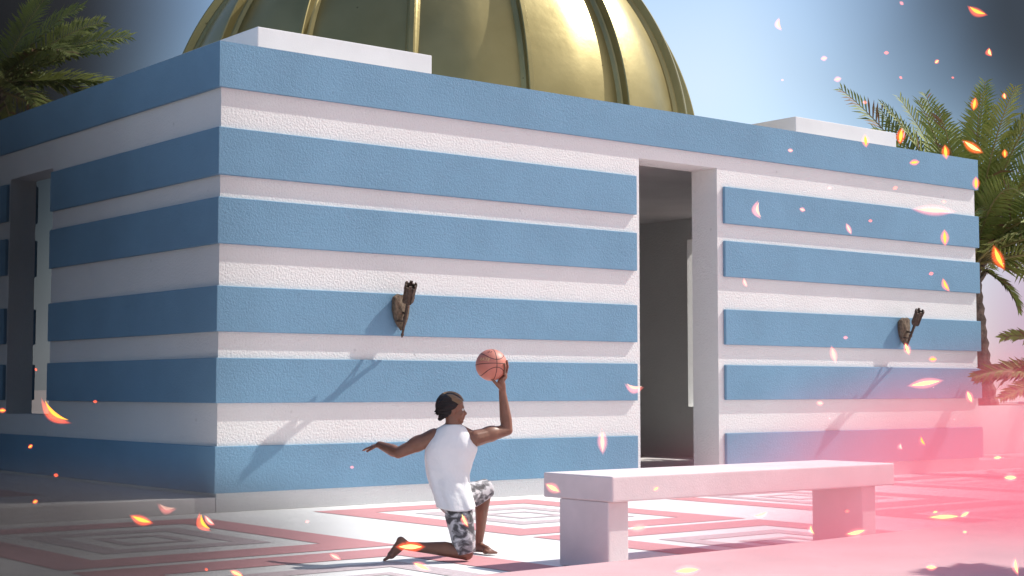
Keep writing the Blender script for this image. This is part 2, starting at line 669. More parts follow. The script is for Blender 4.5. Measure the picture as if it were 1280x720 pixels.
def bpart(name, dims, bev=0.014):
    bm = bmesh.new()
    box(bm, *dims)
    bevel(bm, bev, 3)
    o = mesh_obj(name, bm, MAT['stone'], bench)
    o.matrix_parent_inverse = Matrix.Translation(-bench.location)
    return o


bpart('seat', (-0.39, 2.95, -6.79, -6.00, bt - 0.19, bt))
bpart('leg', (-0.383, -0.175, -6.735, -6.18, 0.0, bt - 0.191))
bpart('leg', (2.57, 2.755, -6.735, -6.18, 0.0, bt - 0.191))


# ------------------------------------------------------------------ torches on the front wall
def torch(x, z, label):
    root = tag(empty('wall_torch', (x, -P, z)), label, 'wall torch', 'rusted torches on the front wall')
    # backing plate: a pointed shield standing off the wall
    bm = bmesh.new()
    out = [(-0.115, 0.165), (-0.05, 0.20), (0.0, 0.185), (0.06, 0.205), (0.115, 0.17), (0.115, 0.02), (0.085, -0.10),
           (0.045, -0.18), (0.0, -0.225), (-0.045, -0.18), (-0.085, -0.10), (-0.115, 0.02)]
    f = [bm.verts.new((a * 0.9, -0.095, b)) for a, b in out]
    g = [bm.verts.new((a, -0.055, b * 1.03)) for a, b in out]
    h = [bm.verts.new((a * 0.8, -0.001, b * 0.8)) for a, b in out]
    n = len(out)
    mid = bm.verts.new((0, -0.115, -0.02))
    for i in range(n):
        j = (i + 1) % n
        bm.faces.new((f[i], f[j], mid))
        bm.faces.new((f[j], f[i], g[i], g[j]))
        bm.faces.new((g[j], g[i], h[i], h[j]))
    bm.faces.new(h)
    bmesh.ops.subdivide_edges(bm, edges=bm.edges[:], cuts=2, use_grid_fill=True)
    for v in bm.verts:
        if v.co.y < -0.02:
            v.co += Vector((noise.noise(v.co * 23), noise.noise(v.co * 23 + Vector((5, 1, 2))), noise.noise(v.co * 19 + Vector((1, 7, 2))))) * 0.007
    mesh_obj('backplate', bm, MAT['rust_pale'], root)
    # bracket arms
    bm = bmesh.new()
    tube(bm, [Vector((0.0, -0.10, -0.02)), Vector((-0.01, -0.18, -0.03)), Vector((-0.05, -0.235, -0.04))], [0.016, 0.014, 0.014], 8)
    tube(bm, [Vector((-0.09, -0.10, -0.12)), Vector((-0.03, -0.17, -0.12)), Vector((-0.025, -0.17, -0.14))], [0.012, 0.011, 0.011], 8)
    mesh_obj('bracket', bm, MAT['rust'], root, True)
    # shaft, leaning away from the wall
    A = Vector((0.02, -0.055, -0.315))
    B = Vector((-0.085, -0.325, 0.085))
    d = (B - A).normalized()
    bm = bmesh.new()
    ts = [0, 0.05, 0.10, 0.13, 0.16, 0.5, 0.54, 0.58, 0.62, 0.95, 1.0]
    rs = [0.004, 0.014, 0.020, 0.012, 0.015, 0.018, 0.026, 0.027, 0.019, 0.022, 0.032]
    tube(bm, [A + (B - A) * t for t in ts], rs, 10)
    mesh_obj('shaft', bm, MAT['rust'], root, True)
    # basket head with battlements
    xx, yy = frame_of(d)
    bm = bmesh.new()
    N = 12
    prof = [(0.0, 0.034), (0.02, 0.062), (0.05, 0.070), (0.07, 0.066), (0.20, 0.069), (0.215, 0.075), (0.235, 0.075)]
    rings = []
    for t, r in prof:
        rings.append([bm.verts.new(B + d * t + (xx * math.cos(u) + yy * math.sin(u)) * r) for u in (2 * math.pi * k / N for k in range(N))])
    for a, b in zip(rings, rings[1:]):
        for k in range(N):
            bm.faces.new((a[k], a[(k + 1) % N], b[(k + 1) % N], b[k]))
    inner = [bm.verts.new(B + d * 0.235 + (xx * math.cos(u) + yy * math.sin(u)) * 0.057) for u in (2 * math.pi * k / N for k in range(N))]
    low = [bm.verts.new(B + d * 0.12 + (xx * math.cos(u) + yy * math.sin(u)) * 0.052) for u in (2 * math.pi * k / N for k in range(N))]
    for k in range(N):
        j = (k + 1) % N
        bm.faces.new((rings[-1][k], rings[-1][j], inner[j], inner[k]))
        bm.faces.new((inner[k], inner[j], low[j], low[k]))
        if k % 2 == 0:                             # merlons
            c = [rings[-1][k].co, rings[-1][j].co, inner[j].co, inner[k].co]
            b_ = [bm.verts.new(p + d * 0.0005) for p in c]
            t_ = [bm.verts.new(p + d * 0.030) for p in c]
            bm.faces.new(t_)
            for m in range(4):
                bm.faces.new((b_[m], b_[(m + 1) % 4], t_[(m + 1) % 4], t_[m]))
        if k % 3 == 0:                             # straps down the basket
            pp = [B + d * t + (xx * math.cos(2 * math.pi * (k + .5) / N) + yy * math.sin(2 * math.pi * (k + .5) / N)) * (r + 0.004) for t, r in prof]
            tube(bm, pp, [0.009] * len(pp), 6)
    bm.faces.new(low)
    bm.faces.new(rings[0][::-1])
    mesh_obj('basket', bm, MAT['rust'], root)
    return root


torch(2.36, 2.27, 'rusty crowned wall torch left of the doorway, above the kneeling man')
torch(12.06, 2.27, 'rusty crowned wall torch right of the doorway, near the far corner of the wall')


# ------------------------------------------------------------------ palms
def frond(bm, base, az, lift, length, droop, n=38, leaf=0.42, dry=0.0, twist=0.0, rng=random):
    """one pinnate leaf: curved stalk with leaflets in two ranks"""
    pts = []
    p = base.copy()
    el = lift
    seg = length / n
    hd = Vector((math.cos(az), math.sin(az), 0))
    for i in range(n + 1):
        pts.append(p.copy())
        dv = hd * math.cos(el) + Vector((0, 0, 1)) * math.sin(el)
        p = p + dv * seg
        el -= droop / n * (0.4 + 1.3 * i / n)
    rad = [0.028 * (1 - 0.88 * i / n) + 0.003 for i in range(n + 1)]
    tube(bm, pts[::2] if n % 2 == 0 else pts, rad[::2] if n % 2 == 0 else rad, 5, mi=2)
    for i in range(int(n * 0.16), n):
        t = i / n
        a = pts[i]
        dv = (pts[i + 1] - pts[i]).normalized()
        side = dv.cross(Vector((0, 0, 1))).normalized()
        up = side.cross(dv).normalized()
        side, up = side * math.cos(twist) + up * math.sin(twist), up * math.cos(twist) - side * math.sin(twist)
        ll = leaf * (0.45 + 1.1 * math.sin(math.pi * min(1, 0.12 + t * 0.88)) ** 0.8) * 0.72 * rng.uniform(0.85, 1.1)
        if i == n - 1:
            ll *= 1.1
        for sgn in (-1, 1):
            fwd = 0.30 + 0.90 * t + rng.uniform(-0.1, 0.1)
            direc = (side * sgn * 1.0 + dv * fwd + up * (0.26 + rng.uniform(-0.16, 0.16))).normalized()
            wv = dv.cross(direc).cross(direc).normalized()
            w_ = 0.018 + 0.010 * math.sin(math.pi * t)
            b0 = a + up * 0.004
            m1 = b0 + direc * ll * 0.5
            tip = b0 + direc * ll + Vector((0, 0, -0.16 * ll * rng.uniform(0.4, 1.5)))
            mi = 1 if rng.random() < dry else 0
            q = [bm.verts.new(x) for x in (b0 - wv * w_ * 0.5, b0 + wv * w_ * 0.5, m1 + wv * w_, tip, m1 - wv * w_)]
            bm.faces.new(q).material_index = mi


def palm(name, base, top, r0, r1, fronds, label, seed, spread=None, group='palm trees'):
    rng = random.Random(seed)
    root = tag(empty(name, base), label, 'palm tree', group)
    bm = bmesh.new()
    n = max(8, int((top - base).length / 0.11))
    bend = Vector((rng.uniform(-.15, .15), rng.uniform(-.15, .15), 0))
    pts, rad = [], []
    for i in range(n + 1):
        t = i / n
        p = base.lerp(top, t) + bend * math.sin(math.pi * t)
        r = r0 + (r1 - r0) * t ** 0.6
        r *= 1.0 + (0.09 if i % 2 else -0.05) + rng.uniform(-0.03, 0.03)
        pts.append(p - base)
        rad.append(r)
    pts[0].z -= 0.05
    tube(bm, pts, rad, 14)
    mesh_obj('trunk', bm, MAT['trunk'], root)
    bm = bmesh.new()
    c = top - base
    for (az, lift, ln, dr, dry, tw) in fronds:
        frond(bm, c + Vector((math.cos(az), math.sin(az), 0)) * r1 * 0.7 + Vector((0, 0, rng.uniform(-.1, .1))), az, lift, ln, dr, dry=dry, twist=tw, rng=rng,
              n=48, leaf=0.56 if ln > 2 else 0.3)
    mesh_obj('crown', bm, [MAT['frond'], MAT['frond_dry'], MAT['rachis']], root)
    # old leaf bases under the crown
    bm = bmesh.new()
    for k in range(16):
        a = k * 2.4
        q = c + Vector((math.cos(a) * r1, math.sin(a) * r1, -0.45 + 0.03 * k))
        d = Vector((math.cos(a) * 0.7, math.sin(a) * 0.7, 0.75)).normalized()
        tube(bm, [q - d * 0.05, q + d * 0.12, q + d * 0.26], [0.05, 0.04, 0.02], 6)
    mesh_obj('leaf_base', bm, MAT['trunk'], root)
    return root


def rnd_fronds(n, seed, ln, lift0=(0.15, 1.25), droop=(0.9, 1.7), dry=0.08):
    rng = random.Random(seed)
    out = []
    for k in range(n):
        t = (k + 0.5) / n
        out.append((k * 2.39996 + rng.uniform(-.15, .15), lift0[0] + (lift0[1] - lift0[0]) * t + rng.uniform(-.1, .1),
                    ln * rng.uniform(0.85, 1.1), rng.uniform(*droop), dry, rng.uniform(-0.9, 0.9)))
    return out


def az_of(dx, dw):                                # azimuth of a direction given to the right and away from the camera
    d = UH * dx + WH * dw
    return math.atan2(d.y, d.x)


# right palm, in the planter beyond the far corner
ctr = at_depth(1213, 328, 30.0)
bs = on_z(1236, 506, 1.0)
bs = at_depth(1229, 505, 30.0)
bs.z = 0.98
fr = rnd_fronds(30, 3, 3.2)
fr += [(az_of(-1, 0.05), 1.18, 4.3, 0.50, 0.45, 1.0), (az_of(-0.5, 0.3), 1.25, 3.7, 0.35, 0.05, 0.9), (az_of(-0.15, 0.4), 1.38, 3.9, 0.35, 0.02, 0.2),
       (az_of(0.18, 0.3), 1.35, 4.0, 0.30, 0.02, -0.3), (az_of(0.05, -0.4), 1.2, 3.6, 0.55, 0.02, 0.1), (az_of(-0.25, -0.4), 1.2, 3.3, 0.6, 0.05, 0.3),
       (az_of(-0.7, -0.3), 1.1, 3.3, 0.6, 0.1, 0.8), (az_of(-0.6, -0.6), 1.25, 3.5, 0.5, 0.0, 0.3), (az_of(0.5, -0.7), 1.25, 3.6, 0.5, 0.0, -0.3), (az_of(-0.1, -0.7), 1.3, 3.5, 0.5, 0.0, 0.1), (az_of(0.1, 0.7), 1.2, 3.6, 0.5, 0.0, 0.1), (az_of(0.1, 0.1), 1.5, 3.6, 0.25, 0.0, 0.1), (az_of(-0.3, 0.1), 1.4, 3.5, 0.45, 0.0, 0.5),
       (az_of(0.35, 0.0), 1.35, 3.7, 0.5, 0.0, -0.5), (az_of(-0.45, -0.1), 1.3, 3.6, 0.6, 0.05, 0.7), (az_of(0.2, -0.2), 1.35, 3.3, 0.5, 0.0, 0.0),
       (az_of(0.7, -0.1), 1.1, 3.8, 0.8, 0.0, -0.8), (az_of(0.8, -0.5), 0.7, 3.3, 1.0, 0.0, -0.6), (az_of(0.5, -0.6), 0.4, 2.9, 1.0, 0.05, -0.3), (az_of(0.45, 0.2), 1.15, 3.6, 0.6, 0.02, -0.8), (az_of(0.3, -0.5), 1.0, 3.2, 0.8, 0.02, -0.4),
       (az_of(1, 0.1), 0.95, 3.9, 0.5, 0.0, -0.9), (az_of(1, -0.3), 0.65, 3.6, 0.8, 0.0, -0.7), (az_of(1, 0.3), 0.45, 3.3, 0.8, 0.05, -0.6),
       (az_of(1, 0.0), 0.25, 3.0, 0.8, 0.05, -0.6), (az_of(0.9, 0.5), -0.1, 2.6, 0.6, 0.1, -0.5), (az_of(0.6, -0.5), -0.5, 1.3, 0.9, 0.3, 0)]
palm('palm_tree', bs, ctr, 0.30, 0.17, fr, 'green palm tree planted beyond the far right corner of the pavilion', 11)
# left palm, behind the pavilion
ctr = at_depth(-14, 112, 31.0)
bs = Vector((ctr.x - 0.3, ctr.y + 0.2, 0.0))
fr = rnd_fronds(13, 5, 2.2, lift0=(-0.2, 1.0))
fr += [(az_of(0.55, 0.3), 1.25, 2.6, 0.35, 0, -0.7), (az_of(0.9, -0.2), 0.95, 2.6, 0.6, 0, -0.8), (az_of(1, 0.1), 0.6, 2.9, 0.55, 0, -0.8), (az_of(1, -0.3), 0.42, 2.8, 0.5, 0, -0.6),
       (az_of(1, 0.5), 0.85, 2.7, 0.5, 0, -0.9), (az_of(1, 0), 0.2, 2.5, 0.4, 0, -0.5)]
palm('palm_tree', bs, ctr, 0.27, 0.17, fr, 'dark palm tree rising behind the left end wall of the pavilion', 12)
# young palm at the right edge
ctr = at_depth(1352, 478, 25.0)
bs = Vector((ctr.x, ctr.y, 0.16))
fr = rnd_fronds(8, 8, 1.45, dry=0.3) + [(az_of(-1, 0), 0.35, 1.75, 0.75, 0.4, .7), (az_of(-1, 0.25), 0.15, 1.6, 0.5, 0.4, .6), (az_of(-1, -0.3), -0.05, 1.5, 0.4, 0.3, .5), (az_of(-1, 0.1), 0.6, 1.6, 1.3, 0.3, .6)]
palm('young_palm', bs, ctr, 0.15, 0.10, fr, 'small low palm with dry drooping leaves at the right edge', 13)
# palm beside the foreground step; its leaves shade the stone
g = on_z(1450, 735, 0.15)
ctr = g + S * (3.6 / S.z)
bs = Vector((ctr.x + 0.3, ctr.y - 0.2, 0.15))
fr = rnd_fronds(20, 31, 1.6)
palm('palm_tree', bs, ctr, 0.22, 0.14, fr, 'palm tree beside the stone step whose leaves shade the right corner', 14)

# planter behind the right end of the terrace
pl = tag(empty('stone_planter', (19, 3.5, 0.165)), 'long low white planter wall behind the right end of the pavilion', 'planter')
bm = bmesh.new()
x0, x1, y0, y1 = 14.30, 26.0, 1.2, 7.0
prism(bm, [(x0, y0), (x1, y0), (x1, y0 + 0.3), (x0, y0 + 0.3)], 0.166, 1.04)
prism(bm, [(x0, y1 - .3), (x1, y1 - .3), (x1, y1), (x0, y1)], 0.166, 1.04)
prism(bm, [(x0, y0 + .301), (x0 + .3, y0 + .301), (x0 + .3, y1 - .301), (x0, y1 - .301)], 0.166, 1.04)
prism(bm, [(x1 - .3, y0 + .301), (x1, y0 + .301), (x1, y1 - .301), (x1 - .3, y1 - .301)], 0.166, 1.04)
bevel(bm, 0.01)
o = mesh_obj('wall', bm, MAT['white_fine'], pl)
o.matrix_parent_inverse = Matrix.Translation(-pl.location)
bm = bmesh.new()
box(bm, x0 + .302, x1 - .302, y0 + .303, y1 - .303, 0.17, 0.98)
o = mesh_obj('soil', bm, MAT['soil'], pl)
o.matrix_parent_inverse = Matrix.Translation(-pl.location)

# ------------------------------------------------------------------ the kneeling ball player
KD = 12.10                                         # distance of the kneeling knee from the camera


def J(px, py, wv=0.0):
    return at_depth(px, py, (KD + wv) * 1.0)


def ell(bm, c, axes, radii, sub=3):
    """ellipsoid with its own axes"""
    r = bmesh.ops.create_icosphere(bm, subdivisions=sub, radius=1.0)
    ax, ay, az = axes
    for v in r['verts']:
        q = v.co.copy()
        v.co = c + ax * (q.x * radii[0]) + ay * (q.y * radii[1]) + az * (q.z * radii[2])


def limb(bm, pts, radii, steps=7, sub=2):
    """tapered limb of overlapping balls"""
    for (a, b), (ra, rb) in zip(zip(pts, pts[1:]), zip(radii, radii[1:])):
        n = max(2, int((b - a).length / (0.33 * min(ra, rb))) + 1)
        for i in range(n + 1):
            t = i / n
            r = ra + (rb - ra) * t
            m = bmesh.ops.create_icosphere(bm, subdivisions=sub, radius=r)
            bmesh.ops.translate(bm, verts=m['verts'], vec=a.lerp(b, t))


def fuse(name, bm, voxel, smooth, m, parent=None, origin=None, factor=0.5):
    """union of the overlapping volumes as one continuous skin"""
    me = bpy.data.meshes.new(name)
    if origin:
        bmesh.ops.translate(bm, verts=bm.verts[:], vec=-origin)
    bmesh.ops.recalc_face_normals(bm, faces=bm.faces[:])
    bm.to_mesh(me)
    bm.free()
    o = bpy.data.objects.new(name, me)
    COL.objects.link(o)
    r = o.modifiers.new('r', 'REMESH')
    r.mode = 'VOXEL'
    r.voxel_size = voxel
    s_ = o.modifiers.new('s', 'SMOOTH')
    s_.factor = factor
    s_.iterations = smooth
    dg = bpy.context.evaluated_depsgraph_get()
    ev = o.evaluated_get(dg)
    me2 = bpy.data.meshes.new_from_object(ev)
    o.modifiers.clear()
    o.data = me2
    bpy.data.meshes.remove(me)
    me2.materials.clear()
    for k in (m if isinstance(m, list) else [m]):
        me2.materials.append(k)
    for p in me2.polygons:
        p.use_smooth = True
    if parent:
        o.parent = parent
    return o


Z = Vector((0, 0, 1))
PO = on_z(585, 703, 0.0)                           # where the knee meets the ground
person = tag(empty('person', PO), 'kneeling man in white tank top and grey camouflage shorts raising one hand with a ball', 'person')

hipR, hipL = J(576, 631, 0.05), J(563, 629, 0.22)
kneeR, kneeL = J(583, 692, 0.0), J(607.5, 612.0, 0.47)
ankR, ankL = J(509, 682.5, 0.02), J(598.0, 680.5, 0.60)
kneeR.z = 0.062
chest, waist, pelv = J(565, 565, 0.12), J(563, 597, 0.10), J(569, 624, 0.10)
neckb, head = J(565.5, 534, 0.13), J(565.0, 511.5, 0.14)
shR, shL = J(594, 548, 0.12), J(543, 546, 0.13)
elR, elL = J(634, 537.5, 0.27), J(498, 566, 0.14)
wrR, wrL = J(628, 490, 0.26), J(474.5, 556, 0.31)
ballc = J(614.3, 456.3, 0.25)
BR = 0.127

bm = bmesh.new()
sa = (shR - shL).normalized()                      # across the shoulders
sn = sa.cross(Z).normalized()
ell(bm, chest + Z * 0.01, (sa, sn, Z), (0.165, 0.10, 0.155))
ell(bm, waist, (sa, sn, Z), (0.135, 0.092, 0.15))
ha = (hipR - hipL).normalized()
ell(bm, pelv - Z * 0.01, (ha, ha.cross(Z).normalized(), Z), (0.13, 0.10, 0.10))
limb(bm, [neckb - Z * 0.06, neckb + Z * 0.03, head - Z * 0.05], [0.075, 0.058, 0.054])
limb(bm, [neckb + Z * 0.005, shR.lerp(neckb, 0.25) + Z * 0.008], [0.05, 0.045])
limb(bm, [neckb + Z * 0.005, shL.lerp(neckb, 0.25) + Z * 0.008], [0.05, 0.045])
# arms
for sh_, el_, wr_ in ((shR, elR, wrR), (shL, elL, wrL)):
    limb(bm, [sh_, sh_.lerp(el_, 0.42), el_], [0.070, 0.061, 0.047])
    ell(bm, sh_.lerp(el_, 0.45) + Z * 0.004, ((el_ - sh_).normalized(), Z.cross(el_ - sh_).normalized(), (el_ - sh_).normalized().cross(Z.cross(el_ - sh_).normalized())), (0.11, 0.062, 0.066), 3)
    f1 = el_.lerp(wr_, 0.28)
    limb(bm, [el_, f1, wr_], [0.046, 0.051, 0.031])
# legs
limb(bm, [hipR, hipR.lerp(kneeR, 0.45), kneeR], [0.085, 0.078, 0.058])
limb(bm, [kneeR, kneeR.lerp(ankR, 0.36) + Z * 0.012, kneeR.lerp(ankR, 0.7) + Z * 0.004, ankR], [0.056, 0.060, 0.044, 0.036])
limb(bm, [hipL, hipL.lerp(kneeL, 0.45), kneeL], [0.095, 0.08, 0.056])
back = (hipL - kneeL)
back.z = 0
limb(bm, [kneeL, kneeL.lerp(ankL, 0.33) + back.normalized() * 0.018, kneeL.lerp(ankL, 0.7), ankL], [0.054, 0.058, 0.042, 0.034])
# kneeling foot: heel up, toes on the ground behind
heel, ballf, toeR = J(501, 676, 0.02), J(489, 691, 0.02), J(480.5, 699, 0.02)
toeR.z = 0.014
ballf.z = 0.045
limb(bm, [ankR, heel], [0.036, 0.036])
limb(bm, [ankR.lerp(heel, 0.5), ballf], [0.036, 0.033])
limb(bm, [heel, ballf], [0.03, 0.030])
td = (toeR - ballf).normalized()
for k, o_ in enumerate((-0.036, -0.018, 0.0, 0.018, 0.034)):
    q = ballf + WH * o_ + Z * -0.004
    limb(bm, [q, q + td * (0.062 - 0.006 * k)], [0.017 - 0.001 * k, 0.012])
# front foot, flat on the ground
fd = UH * 0.60 + WH * -0.80
fd.normalize()
fs = Z.cross(fd)
hl = Vector((ankL.x, ankL.y, 0.038)) - fd * 0.045
bl = hl + fd * 0.175
limb(bm, [ankL, hl], [0.034, 0.037])
limb(bm, [ankL - Z * 0.01, bl + Z * 0.002], [0.036, 0.028])
limb(bm, [hl, bl], [0.034, 0.028])
bl.z = 0.026
limb(bm, [bl - fs * 0.024, bl + fs * 0.024], [0.025, 0.024])
for k, o_ in enumerate((0.034, 0.017, 0.0, -0.016, -0.031)):
    q = bl + fs * o_
    limb(bm, [q, q + fd * (0.078 - 0.007 * k) - Z * 0.009], [0.016 - 0.001 * k, 0.011])


def hand(bm, wrist, pd, side, pn, fingers, thumb, sc_=1.0):
    """palm from the wrist along pd; side points to the thumb, pn out of the palm; fingers = curl angles"""
    pc = wrist + pd * 0.055 * sc_
    ell(bm, pc, (pd, side, pn), (0.054 * sc_, 0.040 * sc_, 0.016 * sc_), 3)
    limb(bm, [wrist, wrist + pd * 0.04], [0.025, 0.019])
    for k, (off, ln) in enumerate(((0.030, 0.072), (0.011, 0.080), (-0.009, 0.074), (-0.028, 0.060))):
        a = pc + pd * 0.036 * sc_ + side * off * sc_
        spread, c0, c1, c2 = fingers[k]
        d = (pd + side * spread).normalized()
        for j, (fr_, c) in enumerate(((0.44, c0), (0.32, c1), (0.24, c2))):
            d = (d * math.cos(c) + pn * math.sin(c)).normalized()
            b = a + d * ln * fr_ * 1.15 * sc_
            limb(bm, [a, b], [0.0098 - 0.0008 * j, 0.0092 - 0.0008 * j], sub=2)
            a = b
    a = wrist + pd * 0.022 * sc_ + side * 0.026 * sc_
    for j, (dv, ln) in enumerate(thumb):
        b = a + (pd * dv[0] + side * dv[1] + pn * dv[2]).normalized() * ln * sc_
        limb(bm, [a, b], [0.0135 - 0.0015 * j, 0.012 - 0.0015 * j])
        a = b


# left hand trails out behind, open and relaxed
pdL = (J(463, 558.5, 0.37) - wrL).normalized()
sdL = (-WH * 0.9 - Z * 0.1)
sdL = (sdL - pdL * sdL.dot(pdL)).normalized()
pnL = pdL.cross(sdL).normalized()
if pnL.z > 0:
    pnL = -pnL
hand(bm, wrL, pdL, sdL, pnL, [(0.06, .05, .12, .10), (0.01, .10, .16, .12), (-0.04, .14, .20, .14), (-0.09, .20, .24, .18)],
     [((0.75, 0.6, 0.25), 0.042), ((0.95, 0.2, 0.25), 0.033), ((1.0, 0.05, 0.25), 0.024)], 0.95)
# right hand closes on the ball from below
tob = (ballc - wrR).normalized()
pdR = (J(630.5, 472, 0.22) - wrR).normalized()
pnR = (tob - pdR * tob.dot(pdR)).normalized()
sdR = pdR.cross(pnR).normalized()


def ball_finger(bm, start, via, r0=0.0118):
    """finger lying on the ball: points are pushed out to rest on its surface"""
    pts = [start]
    for q in via:
        d = (q - ballc).normalized()
        pts.append(ballc + d * (BR + 0.009))
    rr = [r0 - 0.0009 * i for i in range(len(pts))]
    limb(bm, pts, rr)


pc = ballc + (J(628.5, 476, 0.235) - ballc).normalized() * (BR + 0.019)
pax = (pc - wrR).normalized()
pnn = (ballc - pc).normalized()
pss = pax.cross(pnn).normalized()
pax2 = pnn.cross(pss).normalized()
ell(bm, pc, (pax2, pss, pnn), (0.052, 0.042, 0.022), 3)
limb(bm, [wrR, wrR.lerp(pc, 0.6), pc - pax2 * 0.01], [0.031, 0.029, 0.022])
ball_finger(bm, pc + pax2 * .03 - pss * 0.030, [J(635.5, 470, 0.17), J(637, 462, 0.15), J(635.5, 454, 0.14)])
ball_finger(bm, pc + pax2 * .034 - pss * 0.010, [J(637, 468, 0.22), J(640, 459, 0.21), J(639, 449, 0.20)])
ball_finger(bm, pc + pax2 * .034 + pss * 0.010, [J(637, 469, 0.28), J(640, 460, 0.29), J(639, 452, 0.30)])
ball_finger(bm, pc + pax2 * .03 + pss * 0.030, [J(634, 471, 0.34), J(636, 463, 0.36), J(634, 456, 0.38)])
limb(bm, [J(626, 485.5, 0.235), J(621, 480.5, 0.20), J(617, 476.0, 0.19), J(614.8, 474.2, 0.187)], [0.018, 0.0145, 0.0125, 0.0105])

# head: looks to the right, a little away from the camera
hf = (UH * 0.97 + WH * 0.25).normalized()
hf = (hf + Z * -0.02).normalized()
hs = Z.cross(hf).normalized()                      # his left, away from the camera
hu = hf.cross(hs).normalized()
hc = head


def H3(f, s_, u):
    return hc + hf * f + hs * s_ + hu * u


hax = (hf, hs, hu)
K = 1.06
ell(bm, H3(-0.012, 0, 0.028), hax, (0.098 * K, 0.074 * K, 0.090 * K), 4)
ell(bm, H3(0.036, 0, -0.035), hax, (0.058, 0.058, 0.078), 4)
ell(bm, H3(0.028, 0, -0.062), hax, (0.058, 0.052, 0.048), 3)
ell(bm, H3(0.074, 0, -0.096), hax, (0.022, 0.026, 0.019), 3)      # chin
ell(bm, H3(0.082, 0, 0.016), hax, (0.016, 0.046, 0.011), 3)       # brow
for sg in (-1, 1):
    ell(bm, H3(0.066, sg * 0.042, -0.030), hax, (0.022, 0.018, 0.018), 3)   # cheekbones
    ell(bm, H3(-0.010, sg * 0.074, -0.016), hax, (0.020, 0.010, 0.033), 3)  # ears
    ell(bm, H3(-0.006, sg * 0.080, -0.012), hax, (0.014, 0.006, 0.024), 3)
limb(bm, [H3(0.088, 0, 0.004), H3(0.100, 0, -0.018), H3(0.111, 0, -0.032)], [0.009, 0.011, 0.014])  # nose
for sg in (-1, 1):
    limb(bm, [H3(0.100, sg * 0.013, -0.036), H3(0.104, sg * 0.012, -0.036)], [0.011, 0.010])
limb(bm, [H3(0.091, -0.020, -0.060), H3(0.099, 0, -0.058), H3(0.091, 0.020, -0.060)], [0.006, 0.010, 0.006])
limb(bm, [H3(0.089, -0.018, -0.072), H3(0.096, 0, -0.073), H3(0.089, 0.018, -0.072)], [0.006, 0.010, 0.006])
body = fuse('body', bm, 0.0062, 5, MAT['skin'], person, PO)

for sg in (-1, 1):
    bm = bmesh.new()
    ell(bm, H3(0.078, sg * 0.031, -0.002) - PO, hax, (0.0135, 0.0135, 0.011), 2)
    mesh_obj('eye', bm, MAT['eye'], person, True)
    bm = bmesh.new()
    ell(bm, H3(0.090, sg * 0.031, -0.002) - PO, hax, (0.003, 0.006, 0.006), 2)
    mesh_obj('pupil', bm, MAT['hair'], person, True)

# hair: braids drawn back to a small bun, blond over the forehead
bm = bmesh.new()
ell(bm, H3(-0.017, 0, 0.031), hax, (0.1005 * K, 0.079 * K, 0.0935 * K), 6)
for v in bm.verts:                                   # braided rows as ridges running front to back
    q = v.co - hc
    s_, u_, f_ = q.dot(hs), q.dot(hu), q.dot(hf)
    a = math.atan2(s_, u_ + 0.02)
    v.co += (q.normalized()) * (0.0045 * math.cos(a * 11 + 0.8 * math.sin(f_ * 40)))


LINE = [(-0.2, -0.082), (-0.085, -0.080), (-0.055, -0.066), (-0.028, -0.040), (-0.010, 0.002), (0.012, 0.016), (0.030, 0.040), (0.060, 0.056), (0.085, 0.066), (0.2, 0.075)]


def keep_hair(p):
    """hairline: over the forehead, in front of the ears, down to the nape"""
    q = p - hc
    f_, u_ = q.dot(hf), q.dot(hu)
    for (f0, u0), (f1, u1) in zip(LINE, LINE[1:]):
        if f0 <= f_ <= f1:
            return u_ > u0 + (u1 - u0) * (f_ - f0) / (f1 - f0)
    return True


bmesh.ops.delete(bm, geom=[f for f in bm.faces if not keep_hair(f.calc_center_median())], context='FACES')
bmesh.ops.translate(bm, verts=bm.verts[:], vec=-PO)
for f in bm.faces:
    q = f.calc_center_median() + PO - hc
    fv, uv, sv = q.dot(hf), q.dot(hu), q.dot(hs)
    row = math.cos(math.atan2(sv, uv + 0.02) * 11 + 0.8 * math.sin(fv * 40))
    if fv > -0.062 + (0.115 - uv) * 0.95 + 0.010 * math.sin(uv * 90) and fv < 0.084 and row > -0.55:
        f.material_index = 1
bmesh.ops.solidify(bm, geom=bm.faces[:], thickness=-0.008)
hair = mesh_obj('hair', bm, [MAT['hair'], MAT['blond']], person, True)
bm = bmesh.new()
c = H3(-0.085, -0.012, -0.060) - PO
ell(bm, c, hax, (0.026, 0.027, 0.024), 3)
ell(bm, c + hu * -0.018 - hf * 0.012, hax, (0.018, 0.02, 0.016), 3)
for v in bm.verts:
    v.co += noise.noise_vector(v.co * 60) * 0.003
mesh_obj('bun', bm, MAT['hair'], person, True)

